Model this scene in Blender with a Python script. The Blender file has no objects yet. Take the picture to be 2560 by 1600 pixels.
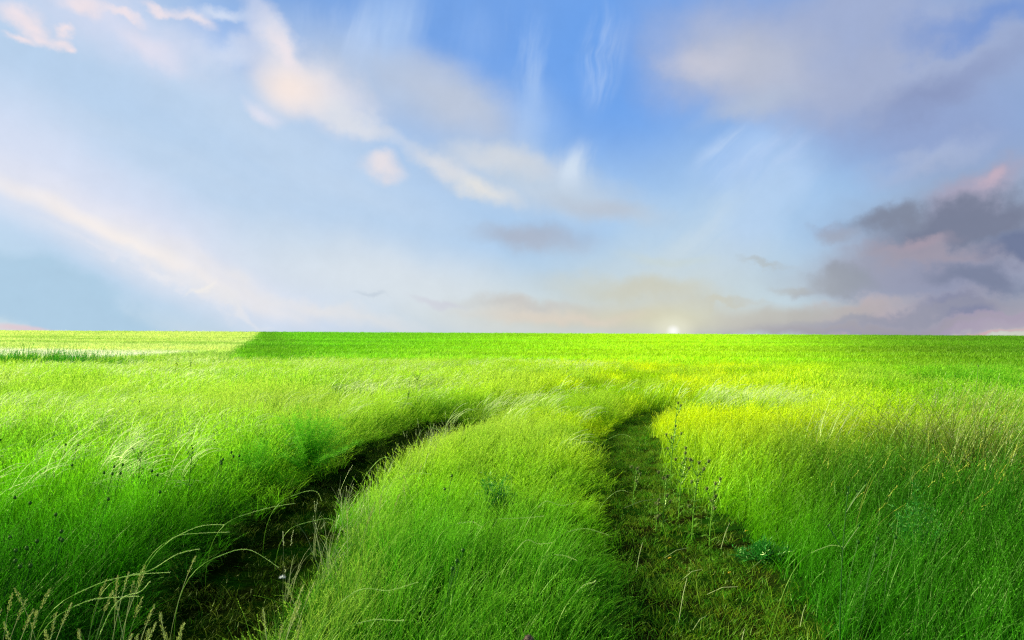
import bpy, math, random
import numpy as np
R = math.radians
scene = bpy.context.scene
COL = scene.collection
random.seed(7)
rng = np.random.default_rng(11)

# ------------------------------------------------------------------ noise
def _hash(i, j, s):
    h = (i * 374761393 + j * 668265263 + s * 974634777) & 0xFFFFFFFF
    h = ((h ^ (h >> 13)) * 1274126177) & 0xFFFFFFFF
    return ((h ^ (h >> 16)) & 0xFFFF) / 65535.0

def vnoise(x, y, s=0):
    x = np.asarray(x, float); y = np.asarray(y, float)
    i = np.floor(x).astype(np.int64); j = np.floor(y).astype(np.int64)
    fx = x - i; fy = y - j
    fx = fx * fx * (3 - 2 * fx); fy = fy * fy * (3 - 2 * fy)
    a = _hash(i, j, s); b = _hash(i + 1, j, s); c = _hash(i, j + 1, s); d = _hash(i + 1, j + 1, s)
    return (a * (1 - fx) + b * fx) * (1 - fy) + (c * (1 - fx) + d * fx) * fy

def fbm(x, y, s=0, o=3):
    t = 0; a = .5; n = 0
    for k in range(o):
        t = t + a * vnoise(x * 2 ** k, y * 2 ** k, s + k * 17); n += a; a *= .5
    return t / n

def sstep(a, b, x):
    t = np.clip((np.asarray(x, float) - a) / (b - a), 0, 1)
    return t * t * (3 - 2 * t)

# ------------------------------------------------------------------ the lie of the land
LRUT = np.array([(-2, -1.30), (0, -1.34), (2, -1.38), (4, -1.43), (4.7, -1.5), (5.8, -1.6), (7.4, -1.6), (9.6, -1.42),
                 (12.5, -.85), (14.6, .2), (17, 1.5), (19.7, 2.8), (24, 4.2), (30, 5.6), (40, 7)])
RRUT = np.array([(-2, .95), (0, .97), (3.5, 1.0), (4.7, 1.12), (5.8, 1.22), (7.4, 1.32), (9.3, 1.45), (11.9, 1.95),
                 (13.8, 2.6), (16.5, 3.9), (19, 5.1), (24, 6.9), (30, 8.2), (40, 9.6)])
def rut_x(t, y): return np.interp(y, t[:, 0], t[:, 1]) - (.09 if t is LRUT else 0.)
def rut_d(x, y):
    """distance from each rut's centre line divided by its half width"""
    dl = np.abs(x - rut_x(LRUT, y)) / (.38 + .03 * np.sin(y * 1.7) + .16 * sstep(8, 11, y))
    dr = np.abs(x - rut_x(RRUT, y)) / (.49 + .04 * np.sin(y * 1.3 + 1) - .014 * np.clip(y - 5, 0, 12))
    return dl, dr
CREST = 300.
def zt(x, y):
    x = np.asarray(x, float); y = np.asarray(y, float)
    z = np.where(y < 40, 0, .0195 * (np.minimum(y, CREST) - 40))
    z = np.where(y > CREST, z - .03 * (y - CREST), z)
    z = z + .10 * (fbm(x / 6, y / 6, 3) - .5) * sstep(6, 12, y) * (1 - sstep(60, 120, y))
    dl, dr = rut_d(x, y)
    k = 1 - sstep(30, 40, y)
    k = 1 - sstep(10.5, 15, y)
    z = z - .07 * (1 - sstep(.5, 1.3, dl)) * k - .06 * (1 - sstep(.5, 1.3, dr)) * k
    near = sstep(60, 30, y)
    z = z + near * .02 * (fbm(x * 2.3, y * 2.3, 5) - .5)
    return z

# ------------------------------------------------------------------ node helpers
class NT:
    def __init__(s, nt): s.nt = nt; s.L = nt.links
    def n(s, t, **kw):
        d = s.nt.nodes.new(t)
        for k, v in kw.items(): setattr(d, k, v)
        return d
    def set(s, sock, v):
        if hasattr(v, 'node'): s.L.new(v, sock)
        else: sock.default_value = v
    def math(s, op, a, b=0., c=None, clamp=False):
        d = s.n('ShaderNodeMath', operation=op); d.use_clamp = clamp
        s.set(d.inputs[0], a); s.set(d.inputs[1], b)
        if c is not None: s.set(d.inputs[2], c)
        return d.outputs[0]
    def vmath(s, op, a, b=(0, 0, 0)):
        d = s.n('ShaderNodeVectorMath', operation=op)
        s.set(d.inputs[0], a); s.set(d.inputs[1], b)
        return d.outputs['Value'] if op in ('LENGTH', 'DOT_PRODUCT') else d.outputs[0]
    def scale(s, a, f):
        d = s.n('ShaderNodeVectorMath', operation='SCALE'); s.set(d.inputs[0], a); s.set(d.inputs[3], f); return d.outputs[0]
    def mix(s, f, a, b, mode='MIX'):
        d = s.n('ShaderNodeMix', data_type='RGBA', blend_type=mode, clamp_factor=False)
        s.set(d.inputs[0], f); s.set(d.inputs[6], a); s.set(d.inputs[7], b)
        return d.outputs[2]
    def remap(s, v, a, b, c=0., d=1., sm=True):
        m = s.n('ShaderNodeMapRange', interpolation_type='SMOOTHSTEP' if sm else 'LINEAR', clamp=not sm)
        s.set(m.inputs[0], v); m.inputs[1].default_value = a; m.inputs[2].default_value = b
        m.inputs[3].default_value = c; m.inputs[4].default_value = d
        return m.outputs[0]
    def noise(s, vec, scale, detail=3, rough=.5, out='Fac'):
        d = s.n('ShaderNodeTexNoise'); s.set(d.inputs['Vector'], vec)
        d.inputs['Scale'].default_value = scale; d.inputs['Detail'].default_value = detail; d.inputs['Roughness'].default_value = rough
        return d.outputs[out]

def lin(r, g, b):
    f = lambda c: (c / 255 / 12.92) if c / 255 <= .04045 else ((c / 255 + .055) / 1.055) ** 2.4
    return (f(r), f(g), f(b), 1)

def new_mat(name):
    m = bpy.data.materials.new(name); m.use_nodes = True
    m.node_tree.nodes.clear()
    t = NT(m.node_tree); out = t.n('ShaderNodeOutputMaterial')
    return m, t, out

def leaf_mat(name, col=None, tip=None, trans=.45, gloss=.07, rough=.4, vary=.35):
    """col None: colour comes from the attribute each tuft carries"""
    m, t, out = new_mat(name)
    h = t.n('ShaderNodeAttribute', attribute_name='h').outputs['Fac']
    rn = t.n('ShaderNodeAttribute', attribute_name='rnd').outputs['Fac']
    if col is None:
        c = t.n('ShaderNodeAttribute', attribute_name='tcol', attribute_type='INSTANCER').outputs['Color']
        d = t.n('ShaderNodeAttribute', attribute_name='tdry', attribute_type='INSTANCER').outputs['Fac']
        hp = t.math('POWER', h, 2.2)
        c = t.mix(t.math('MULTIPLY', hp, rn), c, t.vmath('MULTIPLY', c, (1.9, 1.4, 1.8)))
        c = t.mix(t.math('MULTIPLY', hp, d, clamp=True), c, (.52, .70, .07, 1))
    else:
        c = t.mix(t.math('POWER', h, 1.5), col, tip or col)
    v = t.math('ADD', t.math('MULTIPLY', rn, 2 * vary), 1 - vary)
    c = t.scale(c, v)
    di = t.n('ShaderNodeBsdfDiffuse'); tr = t.n('ShaderNodeBsdfTranslucent'); gl = t.n('ShaderNodeBsdfGlossy')
    t.set(di.inputs[0], c); t.set(tr.inputs[0], c)
    gl.inputs['Roughness'].default_value = rough; t.set(gl.inputs[0], (.75, 1, .35, 1))
    m1 = t.n('ShaderNodeMixShader'); m1.inputs[0].default_value = trans
    t.L.new(di.outputs[0], m1.inputs[1]); t.L.new(tr.outputs[0], m1.inputs[2])
    m2 = t.n('ShaderNodeMixShader'); m2.inputs[0].default_value = gloss
    t.L.new(m1.outputs[0], m2.inputs[1]); t.L.new(gl.outputs[0], m2.inputs[2])
    t.L.new(m2.outputs[0], out.inputs[0])
    return m

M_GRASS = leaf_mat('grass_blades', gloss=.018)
M_STRAW = leaf_mat('straw', (.42, .52, .16, 1), (.62, .66, .30, 1), .35, .08)
M_TALL = leaf_mat('golden_stems', (.03, .20, .006, 1), (.62, .66, .07, 1), .45, .05)
M_SEED = leaf_mat('seed_heads', (.30, .40, .06, 1), (.46, .50, .12, 1), .3, .05)
M_FEATH = leaf_mat('feather_strands', (.25, .50, .04, 1), (.80, .92, .36, 1), .5, .03, vary=.15)
M_THIST = leaf_mat('thistle_leaf', (.12, .32, .015, 1), (.24, .46, .04, 1), .3, .08)
M_BUD = leaf_mat('thistle_bud', (.09, .16, .03, 1), (.16, .14, .05, 1), .1, .05)
M_DARK = leaf_mat('dark_stem', (.015, .10, .015, 1), (.03, .14, .02, 1), .2, .05)
M_BLUE = leaf_mat('blue_green_leaf', (.012, .18, .008, 1), (.03, .30, .02, 1), .4, .1)
M_FENNEL = leaf_mat('fine_frond', (.14, .52, .012, 1), (.26, .70, .03, 1), .5, .03)
M_FLUFF = leaf_mat('white_fluff', (.8, .85, .7, 1), (.85, .88, .8, 1), .4, .02, vary=.1)
M_YEL = leaf_mat('yellow_leaf', (.62, .36, .02, 1), (.75, .50, .03, 1), .4, .08)
M_POD = leaf_mat('dark_pod', (.02, .11, .012, 1), (.04, .15, .012, 1), .2, .04)

# ------------------------------------------------------------------ mesh builder
class MB:
    def __init__(s): s.v = []; s.f = []; s.h = []; s.r = []
    def strip(s, pts, widths, side, hs, rnd):
        """ribbon along pts; side = unit vector across"""
        b = len(s.v); n = len(pts)
        for k in range(n):
            w = widths[k] / 2
            p = pts[k]; sd = side if np.ndim(side[0]) == 0 else side[k]
            s.v.append((p[0] - sd[0] * w, p[1] - sd[1] * w, p[2] - sd[2] * w))
            s.v.append((p[0] + sd[0] * w, p[1] + sd[1] * w, p[2] + sd[2] * w))
            s.h += [hs[k]] * 2; s.r += [rnd] * 2
        for k in range(n - 1):
            a = b + 2 * k
            s.f.append((a, a + 1, a + 3, a + 2))
    def tube(s, pts, rad, hs, rnd, seg=4):
        b = len(s.v); n = len(pts)
        for k in range(n):
            p = np.array(pts[k], float)
            d = np.array(pts[min(k + 1, n - 1)], float) - np.array(pts[max(k - 1, 0)], float)
            d /= (np.linalg.norm(d) + 1e-9)
            u = np.cross(d, (.3, .9, .2)); u /= np.linalg.norm(u); w = np.cross(d, u)
            for q in range(seg):
                a = 2 * math.pi * q / seg
                x = p + (u * math.cos(a) + w * math.sin(a)) * rad[k]
                s.v.append(tuple(x)); s.h.append(hs[k]); s.r.append(rnd)
        for k in range(n - 1):
            for q in range(seg):
                a = b + k * seg; q2 = (q + 1) % seg
                s.f.append((a + q, a + q2, a + seg + q2, a + seg + q))
    def diamond(s, p, d, L, W, h, rnd, nrm=None):
        """small pointed scale (spikelet, leaflet) from p along d"""
        d = np.array(d, float); d /= np.linalg.norm(d)
        u = np.cross(d, nrm if nrm is not None else np.random.default_rng(len(s.v)).normal(size=3)); u /= (np.linalg.norm(u) + 1e-9)
        b = len(s.v); p = np.array(p, float); w = np.cross(u, d) * W * .25
        for q in (p, p + d * L * .45 + u * W / 2 + w, p + d * L, p + d * L * .45 - u * W / 2 + w):
            s.v.append(tuple(q)); s.h.append(h); s.r.append(rnd)
        s.f.append((b, b + 1, b + 2)); s.f.append((b, b + 2, b + 3))
    def ball(s, p, r, h, rnd, sq=1.25, seg=8, rings=6):
        b = len(s.v); p = np.array(p, float)
        for i in range(rings + 1):
            th = math.pi * i / rings
            for j in range(seg):
                a = 2 * math.pi * j / seg
                rr = r * math.sin(th) * (1 + .06 * (j % 2))
                s.v.append((p[0] + rr * math.cos(a), p[1] + rr * math.sin(a), p[2] + r * sq * math.cos(th))); s.h.append(h); s.r.append(rnd)
        for i in range(rings):
            for j in range(seg):
                j2 = (j + 1) % seg
                s.f.append((b + i * seg + j, b + i * seg + j2, b + (i + 1) * seg + j2, b + (i + 1) * seg + j))
    def build(s, name, mat, parent=None, link=True, loc=None):
        me = bpy.data.meshes.new(name)
        me.from_pydata(s.v, [], s.f); me.update()
        a = me.attributes.new('h', 'FLOAT', 'POINT'); a.data.foreach_set('value', s.h)
        a = me.attributes.new('rnd', 'FLOAT', 'POINT'); a.data.foreach_set('value', s.r)
        me.materials.append(mat)
        o = bpy.data.objects.new(name, me)
        if link: COL.objects.link(o)
        if parent: o.parent = parent
        if loc is not None: o.location = loc
        return o

def tag(o, label=None, cat=None, group=None, kind=None):
    if label: o['label'] = label
    if cat: o['category'] = cat
    if group: o['group'] = group
    if kind: o['kind'] = kind
    return o

# ------------------------------------------------------------------ ground
def sp(n, lo, hi, k):
    t = np.linspace(-1, 1, n); s = np.sinh(k * t) / np.sinh(k)
    return np.where(s < 0, -s * lo, s * hi)
gx = np.unique(np.concatenate([np.arange(-5, 5.001, .09), sp(161, -4000, 4000, 7)]))
gy = np.unique(np.concatenate([np.arange(0, 24, .14), 8 + sp(181, -3000, 4500, 7), [40, CREST]]))
X, Y = np.meshgrid(gx, gy)
Z = zt(X, Y)
nx, ny = len(gx), len(gy)
verts = np.stack([X, Y, Z], -1).reshape(-1, 3)
I, J = np.meshgrid(np.arange(nx - 1), np.arange(ny - 1))
a = (J * nx + I).ravel()
faces = np.stack([a, a + 1, a + nx + 1, a + nx], -1)
me = bpy.data.meshes.new('ground')
me.vertices.add(len(verts)); me.vertices.foreach_set('co', verts.ravel())
me.loops.add(faces.size); me.loops.foreach_set('vertex_index', faces.ravel())
me.polygons.add(len(faces)); me.polygons.foreach_set('loop_start', np.arange(0, faces.size, 4)); me.polygons.foreach_set('loop_total', np.full(len(faces), 4))
me.update(); me.validate()
me.polygons.foreach_set('use_smooth', np.ones(len(faces), bool))
# field plan, in metres: the edge of the pale crop, the strip at its foot
def edge_x(y): return -15.8 - .335 * (y - 40) + 1.5 * (fbm(y / 23., y * 0 + 2.2, 71) - .5)
def far_col(x, y):
    """crop colour (linear) beyond the grass"""
    x = np.asarray(x, float); y = np.asarray(y, float)
    pale = sstep(.4, -.4, x - edge_x(y))
    strip = sstep(68, 63, y + .30 * (x + 34)) * sstep(-25, -29, x)
    rnd = fbm(x / 9, y / 22, 9)
    rows = fbm(x / 40 + 3, y / 5, 21)
    green = np.stack([.04 + .14 * rows + .05 * rnd, .30 + .34 * rows + .08 * rnd, .004 + .012 * rnd], -1)
    green = green * (.90 + .2 * sstep(.35, .65, fbm(x / 60, y / 3.5, 83)))[..., None]
    glow_yel = np.exp(-((x - .22 * y) / (.22 * y + 8)) ** 2)[..., None]
    green = green + glow_yel * np.array([.28, .22, .0])  # yellow glow of the low sun painted into the crop colour
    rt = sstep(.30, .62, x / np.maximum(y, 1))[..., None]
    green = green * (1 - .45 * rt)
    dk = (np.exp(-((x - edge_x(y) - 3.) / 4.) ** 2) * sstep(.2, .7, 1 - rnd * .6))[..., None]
    green = green * (1 - .30 * dk * (1 - .2 * glow_yel))
    y2 = np.stack([.52 + .12 * rows, .70 + .08 * rows, .13 + .07 * rnd], -1)
    dent = (sstep(.60, .70, fbm(x / 30 + 7, y / 9, 55)) * .6)[..., None]
    y2 = y2 * (1 - dent) + dent * np.array([.16, .45, .02])
    c = green * (1 - pale[..., None]) + y2 * pale[..., None]
    st = strip[..., None]
    return c * (1 - st) + np.array([.80, .88, .50]) * st
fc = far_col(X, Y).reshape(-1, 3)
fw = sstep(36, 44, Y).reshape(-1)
dl, dr = rut_d(X, Y)
rutm = np.maximum(1 - sstep(.8, 1.25, dl), 1 - sstep(.8, 1.25, dr)) * (1 - sstep(14, 20, Y))
ca = me.attributes.new('crop', 'FLOAT_COLOR', 'POINT')
ca.data.foreach_set('color', np.concatenate([fc, np.ones((len(fc), 1))], 1).ravel())
ca = me.attributes.new('far', 'FLOAT', 'POINT'); ca.data.foreach_set('value', fw)
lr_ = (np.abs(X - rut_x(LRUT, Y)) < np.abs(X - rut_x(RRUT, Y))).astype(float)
ca = me.attributes.new('rut_shade', 'FLOAT', 'POINT'); ca.data.foreach_set('value', lr_.ravel())
ca = me.attributes.new('rut', 'FLOAT', 'POINT'); ca.data.foreach_set('value', rutm.ravel())
m, t, out = new_mat('field_soil')
P = t.n('ShaderNodeNewGeometry').outputs['Position']
n1 = t.noise(P, 14, 6, .65); n2 = t.noise(P, 70, 4, .7); n3 = t.noise(P, 2.2, 3)
soil = t.mix(t.remap(n1, .35, .65), (.004, .008, .001, 1), (.022, .024, .004, 1))
soil = t.mix(t.remap(n3, .4, .62), soil, (.010, .045, .002, 1))
soil = t.mix(t.remap(n2, .62, .75), soil, (.12, .12, .035, 1))
under = t.mix(n1, (.006, .03, .002, 1), (.015, .06, .003, 1))
rt = t.n('ShaderNodeAttribute', attribute_name='rut').outputs['Fac']
rut_shade = t.n('ShaderNodeAttribute', attribute_name='rut_shade').outputs['Fac']
soil = t.mix(rut_shade, soil, t.vmath('MULTIPLY', soil, (.30, .45, .3)))  # shade of the left rut painted in as darker soil
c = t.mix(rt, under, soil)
cr = t.n('ShaderNodeAttribute', attribute_name='crop').outputs['Color']
fr = t.n('ShaderNodeAttribute', attribute_name='far').outputs['Fac']
sc = t.vmath('MULTIPLY', P, (.5, .14, .5)); n4 = t.noise(sc, 1.2, 7, .72)
cr = t.scale(cr, t.remap(n4, .3, .7, .62, 1.3, False))
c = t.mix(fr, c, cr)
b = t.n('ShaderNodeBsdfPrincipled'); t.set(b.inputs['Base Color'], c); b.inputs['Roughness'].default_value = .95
b.inputs['Specular IOR Level'].default_value = 0
bu = t.n('ShaderNodeBump'); bu.inputs['Strength'].default_value = .8; bu.inputs['Distance'].default_value = .03
t.L.new(n1, bu.inputs['Height']); t.L.new(bu.outputs[0], b.inputs['Normal'])
t.L.new(b.outputs[0], out.inputs[0])
me.materials.append(m)
ground = bpy.data.objects.new('ground', me); COL.objects.link(ground); tag(ground, kind='structure')

# ------------------------------------------------------------------ grass tufts
def blade(mb, x, y, H, W, az, lean, curl, segs, rnd, r):
    """one curved tapering blade; az = direction it bends to; lean, curl radians"""
    pts = []; p = np.array([x, y, -.03]); ang = lean * .4; L = H / segs
    d = np.array([math.cos(az), math.sin(az)])
    for k in range(segs + 1):
        pts.append(p.copy())
        p = p + np.array([d[0] * math.sin(ang), d[1] * math.sin(ang), math.cos(ang)]) * L
        ang += (lean * .6 + curl * (k + 1) / segs * 1.6) / segs
    sa = r.uniform(0, math.pi)
    # blades present their width at any angle
    side = np.array([math.cos(sa), math.sin(sa), 0])
    ws = [W * (1 - (k / segs) ** 2.2 * .85) for k in range(segs + 1)]
    mb.strip(pts, ws, side, [k / segs for k in range(segs + 1)], rnd)
    return pts

def tuft(seed, n, rad, H, W, segs, wind=.5, heads=0., head_w=.006, curl=.5):
    r = random.Random(seed); mb = MB()
    for i in range(n):
        x = r.gauss(0, rad * .5); y = r.gauss(0, rad * .5)
        az = r.gauss(0, .9) if r.random() < .75 else r.uniform(-3.1, 3.1)
        hh = H * r.uniform(.45, 1.08) * (1 if r.random() > .12 else 1.2)
        lean = abs(r.gauss(wind, .25)); rn = r.random()
        if r.random() < heads:
            pts = blade(mb, x, y, hh * 1.15, W * .5, az, lean * .8, curl * .5, segs, rn, r)
            # seed head: spikelets along the top of the stem
            a, b = np.array(pts[-2]), np.array(pts[-1]); d = (b - a)
            for q in range(9):
                tt = q / 8.; base = a + d * (0.1 + .9 * tt) * 1.0
                sidev = np.array([r.gauss(0, 1), r.gauss(0, 1), r.gauss(.3, .5)])
                dd = d / np.linalg.norm(d) + .45 * sidev / np.linalg.norm(sidev)
                mb.diamond(base, dd, head_w * r.uniform(2.2, 3.4), head_w * r.uniform(.8, 1.2), 1.0, .4 + .6 * r.random())
        else:
            blade(mb, x, y, hh, W * r.uniform(.6, 1.3), az, lean, curl * r.uniform(.3, 1.6), segs, rn, r)
    return mb

def feather(seed, n, H, W, segs=9, rad=.06):
    """a tuft of long pale strands all arching over with the wind"""
    r = random.Random(seed); mb = MB()
    for i in range(n):
        az = r.gauss(.05, .28); hh = H * r.uniform(.75, 1.25)
        p = np.array([r.gauss(0, rad), r.gauss(0, rad), 0.]); ang = r.uniform(.05, .35)
        d = np.array([math.cos(az), math.sin(az)]); pts = []; L = hh / segs; rn = r.random()
        bend = r.uniform(1.3, 2.0)
        for k in range(segs + 1):
            pts.append(p.copy()); p = p + np.array([d[0] * math.sin(ang), d[1] * math.sin(ang), math.cos(ang)]) * L
            ang = min(ang + bend / segs * (.3 + 1.5 * k / segs), 1.95)
        ws = [W * (.35 if k < segs * .45 else 1.0) * (1 - .7 * max(0, (k / segs - .8) / .2)) for k in range(segs + 1)]
        sa = r.uniform(-1.2, 1.2); mb.strip(pts, ws, (-d[1] * math.cos(sa), d[0] * math.cos(sa), math.sin(sa)), [min(1, .2 + k / segs) for k in range(segs + 1)], rn)
    return mb

def make_kind(tag_, mbs, mat):
    c = bpy.data.collections.new(tag_)
    for i, mb in enumerate(mbs):
        o = mb.build('%s_%02d' % (tag_, i), mat, link=False)
        c.objects.link(o)
    return c

def scatter(name, pts, rot, scl, col, dry, coll, nvar, label, cat):
    """ONE stuff object: points that carry tufts"""
    n = len(pts)
    me = bpy.data.meshes.new(name); me.vertices.add(n); me.vertices.foreach_set('co', pts.astype(np.float32).ravel())
    def at(nm, ty, key, arr):
        q = me.attributes.new(nm, ty, 'POINT'); q.data.foreach_set(key, np.ascontiguousarray(arr).ravel())
    at('rot', 'FLOAT_VECTOR', 'vector', rot.astype(np.float32)); at('scl', 'FLOAT_VECTOR', 'vector', scl.astype(np.float32))
    at('tcol', 'FLOAT_COLOR', 'color', np.concatenate([col, np.ones((n, 1))], 1).astype(np.float32))
    at('tdry', 'FLOAT', 'value', dry.astype(np.float32)); at('idx', 'INT', 'value', rng.integers(0, nvar, n).astype(np.int32))
    o = bpy.data.objects.new(name, me); COL.objects.link(o)
    g = bpy.data.node_groups.new(name + '_spread', 'GeometryNodeTree')
    g.interface.new_socket('Geometry', in_out='INPUT', socket_type='NodeSocketGeometry')
    g.interface.new_socket('Geometry', in_out='OUTPUT', socket_type='NodeSocketGeometry')
    N = g.nodes; L = g.links
    gi = N.new('NodeGroupInput'); go = N.new('NodeGroupOutput')
    ci = N.new('GeometryNodeCollectionInfo'); ci.inputs['Collection'].default_value = coll
    ci.inputs['Separate Children'].default_value = True; ci.inputs['Reset Children'].default_value = True
    ip = N.new('GeometryNodeInstanceOnPoints'); ip.inputs['Pick Instance'].default_value = True
    def na(nm, ty):
        d = N.new('GeometryNodeInputNamedAttribute'); d.data_type = ty; d.inputs['Name'].default_value = nm; return d.outputs['Attribute']
    e2r = N.new('FunctionNodeEulerToRotation')
    L.new(na('rot', 'FLOAT_VECTOR'), e2r.inputs[0]); L.new(e2r.outputs[0], ip.inputs['Rotation'])
    L.new(na('scl', 'FLOAT_VECTOR'), ip.inputs['Scale']); L.new(na('idx', 'INT'), ip.inputs['Instance Index'])
    L.new(gi.outputs[0], ip.inputs['Points']); L.new(ci.outputs[0], ip.inputs['Instance']); L.new(ip.outputs[0], go.inputs[0])
    md = o.modifiers.new('spread', 'NODES'); md.node_group = g
    tag(o, label, cat, kind='stuff')
    return o

def wedge(y0, y1, dens, soft=.12, kx=.80, mx=1.8, mleft=1.2):
    """random points of a widening strip of field; dens(x,y) per m2"""
    A = np.linspace(y0, y1, 60); out = []
    for a, b in zip(A[:-1], A[1:]):
        w0 = -(kx * b + mx + mleft); w1 = kx * b + mx
        xm = np.linspace(w0, w1, 30); dm = float(np.max(dens(xm, np.full(30, (a + b) / 2)))) * 1.05 + 1e-6
        n = rng.poisson(dm * (w1 - w0) * (b - a))
        x = rng.uniform(w0, w1, n); y = rng.uniform(a, b, n)
        keep = rng.uniform(0, dm, n) < dens(x, y)
        out.append(np.stack([x[keep], y[keep]], 1))
    return np.concatenate(out)

def rutmask(x, y, k=1.0):
    dl, dr = rut_d(x, y)
    jit = .55 * (fbm(np.asarray(x) * 3, np.asarray(y) * 3, 40) - .5)
    f = np.where(np.abs(np.asarray(x) - rut_x(LRUT, y)) < 1.1, sstep(12.0, 14.5, y), sstep(13.5, 19, y))
    return np.maximum(sstep(.82, 1.15, dl + jit) * sstep(.82, 1.15, dr + jit), f)

def grass_col(x, y):
    """sward colour: dimmed front and right as painted vignette, yellowed ahead as sun glow"""
    n = fbm(x / 2.6, y / 3.4, 30); n2 = fbm(x / .7, y / .9, 33)
    base = np.stack([.035 + .07 * n, .36 + .16 * n, .001 + .004 * n2], -1)
    mid = np.stack([.18 + .16 * n, .54 + .14 * n, .003 + .016 * n2], -1)
    glow_yel = np.stack([.42 + .12 * n, .64 + .08 * n, .001 + .002 * n2], -1)  # sun glow on the field, painted into the grass colour
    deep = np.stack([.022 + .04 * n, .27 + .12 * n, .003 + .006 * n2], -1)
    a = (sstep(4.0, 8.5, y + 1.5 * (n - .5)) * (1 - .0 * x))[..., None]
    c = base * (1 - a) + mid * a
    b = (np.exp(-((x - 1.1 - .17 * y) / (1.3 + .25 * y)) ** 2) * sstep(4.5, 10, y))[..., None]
    c = c * (1 - b * .85) + glow_yel * b * .85
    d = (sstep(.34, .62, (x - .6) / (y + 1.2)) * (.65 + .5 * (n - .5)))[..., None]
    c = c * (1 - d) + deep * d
    dimmed = np.stack([.006 + .022 * n, .10 + .09 * n, .001 + .002 * n2], -1)  # vignette darkening painted into the grass colour
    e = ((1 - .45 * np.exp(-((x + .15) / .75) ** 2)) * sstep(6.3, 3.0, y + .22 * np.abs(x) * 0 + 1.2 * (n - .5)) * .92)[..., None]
    c = c * (1 - e) + dimmed * e
    e = (sstep(.9, 2.1, x + .5 * (n - .5) - .12 * y) * sstep(12, 6, y) * .93)[..., None]  # same painted darkening for the right side
    c = c * (1 - e) + dimmed * e
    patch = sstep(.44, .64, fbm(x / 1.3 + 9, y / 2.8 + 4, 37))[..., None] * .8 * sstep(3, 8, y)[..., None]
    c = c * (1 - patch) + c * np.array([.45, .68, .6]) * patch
    return c * (.72 + .56 * rng.random((len(x), 1)))

def place(xy, hfun, lean_amt=.12):
    x, y = xy[:, 0], xy[:, 1]; n = len(x)
    z = zt(x, y)
    pts = np.stack([x, y, z], 1)
    rot = np.stack([rng.normal(0, .13, n), rng.normal(lean_amt, .13, n), rng.normal(0, .85, n)], 1)
    s = hfun(x, y) * rng.uniform(.8, 1.2, n)
    scl = np.stack([.75 + .25 * s, .75 + .25 * s, s], 1)
    return pts, rot, scl

def height(x, y):
    h = .62 + .75 * (fbm(x / 1.5, y / 2.2, 50) - .12) + .40 * (fbm(x / .45, y / .5, 52) - .5)
    dl, dr = rut_d(x, y)
    cen = ((x > rut_x(LRUT, y)) & (x < rut_x(RRUT, y))) * (1 - sstep(10, 15, y))
    h = h * (1 - .20 * cen)
    edge = np.minimum(dl, dr); f = sstep(11, 15, y)
    h = h * (.55 + .45 * np.maximum(sstep(.95, 1.9, edge), f))
    h = h * (1 - .22 * (1 - sstep(.7, 1.5, edge)) * sstep(11, 13, y) * (1 - sstep(17, 24, y)))
    out = (rut_x(LRUT, y) - .38) - x; h = np.where(out > 0, h * (.26 + .98 * np.maximum(sstep(.0, .75, out), f * .8)), h)
    out = (rut_x(RRUT, y) - .45) - x; h = np.where((out > 0) & (out < .6), h * (.55 + .45 * np.maximum(sstep(.0, .40, out), f)), h)
    right = sstep(.8, 2.2, x - rut_x(RRUT, y)) * (y < 30)
    return h * (1 + .22 * right)

NV = 7
kN0 = make_kind('kind_near', [tuft(100 + i, 15, .055, .44, .0042, 5, .42, .36, .0042, .5) for i in range(NV)], M_GRASS)
kN1 = make_kind('kind_mid', [tuft(200 + i, 17, .09, .45, .0066, 4, .48, .36, .0075, .55) for i in range(NV)], M_GRASS)
kN2 = make_kind('kind_back', [tuft(300 + i, 20, .17, .46, .012, 3, .5, .25, .014, .6) for i in range(NV)], M_GRASS)
kN3 = make_kind('kind_crop', [tuft(400 + i, 22, .55, .55, .04, 2, .45, .0, .02, .5) for i in range(NV)], M_GRASS)
kLow = make_kind('kind_low', [tuft(500 + i, 16, .07, .085, .0040, 3, .9, .0, .004, .9) for i in range(NV)], M_GRASS)
kFe = make_kind('kind_feather', [feather(600 + i, 12, .62, .0055) for i in range(NV)], M_FEATH)
kFe2 = make_kind('kind_feather_back', [feather(700 + i, 11, .62, .013, 6, .15) for i in range(NV)], M_FEATH)

allsets = []
def band(y0, y1, dens, w=.18):
    """density with soft ends so that the bands of blade size melt into one another"""
    def f(x, y):
        return dens * sstep(y0 * (1 - w), y0 * (1 + w), y) * (1 - sstep(y1 * (1 - w), y1 * (1 + w), y)) * rutmask(x, y)
    return f
def do(name, coll, y0, y1, dens, label, lean=.12, kx=.80):
    f = band(y0, y1, dens) if not callable(dens) else dens
    xy = wedge(max(.4, y0 * .82), y1 * 1.18, f, kx=kx)
    pts, rot, scl = place(xy, height, lean)
    x, y = xy[:, 0], xy[:, 1]
    # the wind lays the right side over harder
    rot[:, 1] += .24 * sstep(1.2, 3.5, x - rut_x(RRUT, y)) * (y < 40)
    dry = .02 + .55 * sstep(.45, .75, fbm(x / 1.7, y / 2.2, 61)) * sstep(5, 12, y)
    ledge = np.exp(-((x - rut_x(LRUT, y) - .62) / .22) ** 2) * (y < 14)
    dry = dry + .55 * ledge
    dry = dry + .50 * sstep(2, -3, x) * sstep(5.5, 11, y)
    dry = dry + .22 * np.exp(-((x + .15) / .8) ** 2) * (y < 12)
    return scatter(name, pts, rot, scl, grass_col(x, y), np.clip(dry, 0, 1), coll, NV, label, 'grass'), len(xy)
print('near', do('meadow_grass', kN0, .9, 6.2, 175, 'lush green meadow grass with fine seed heads beside the wheel ruts')[1])
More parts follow.
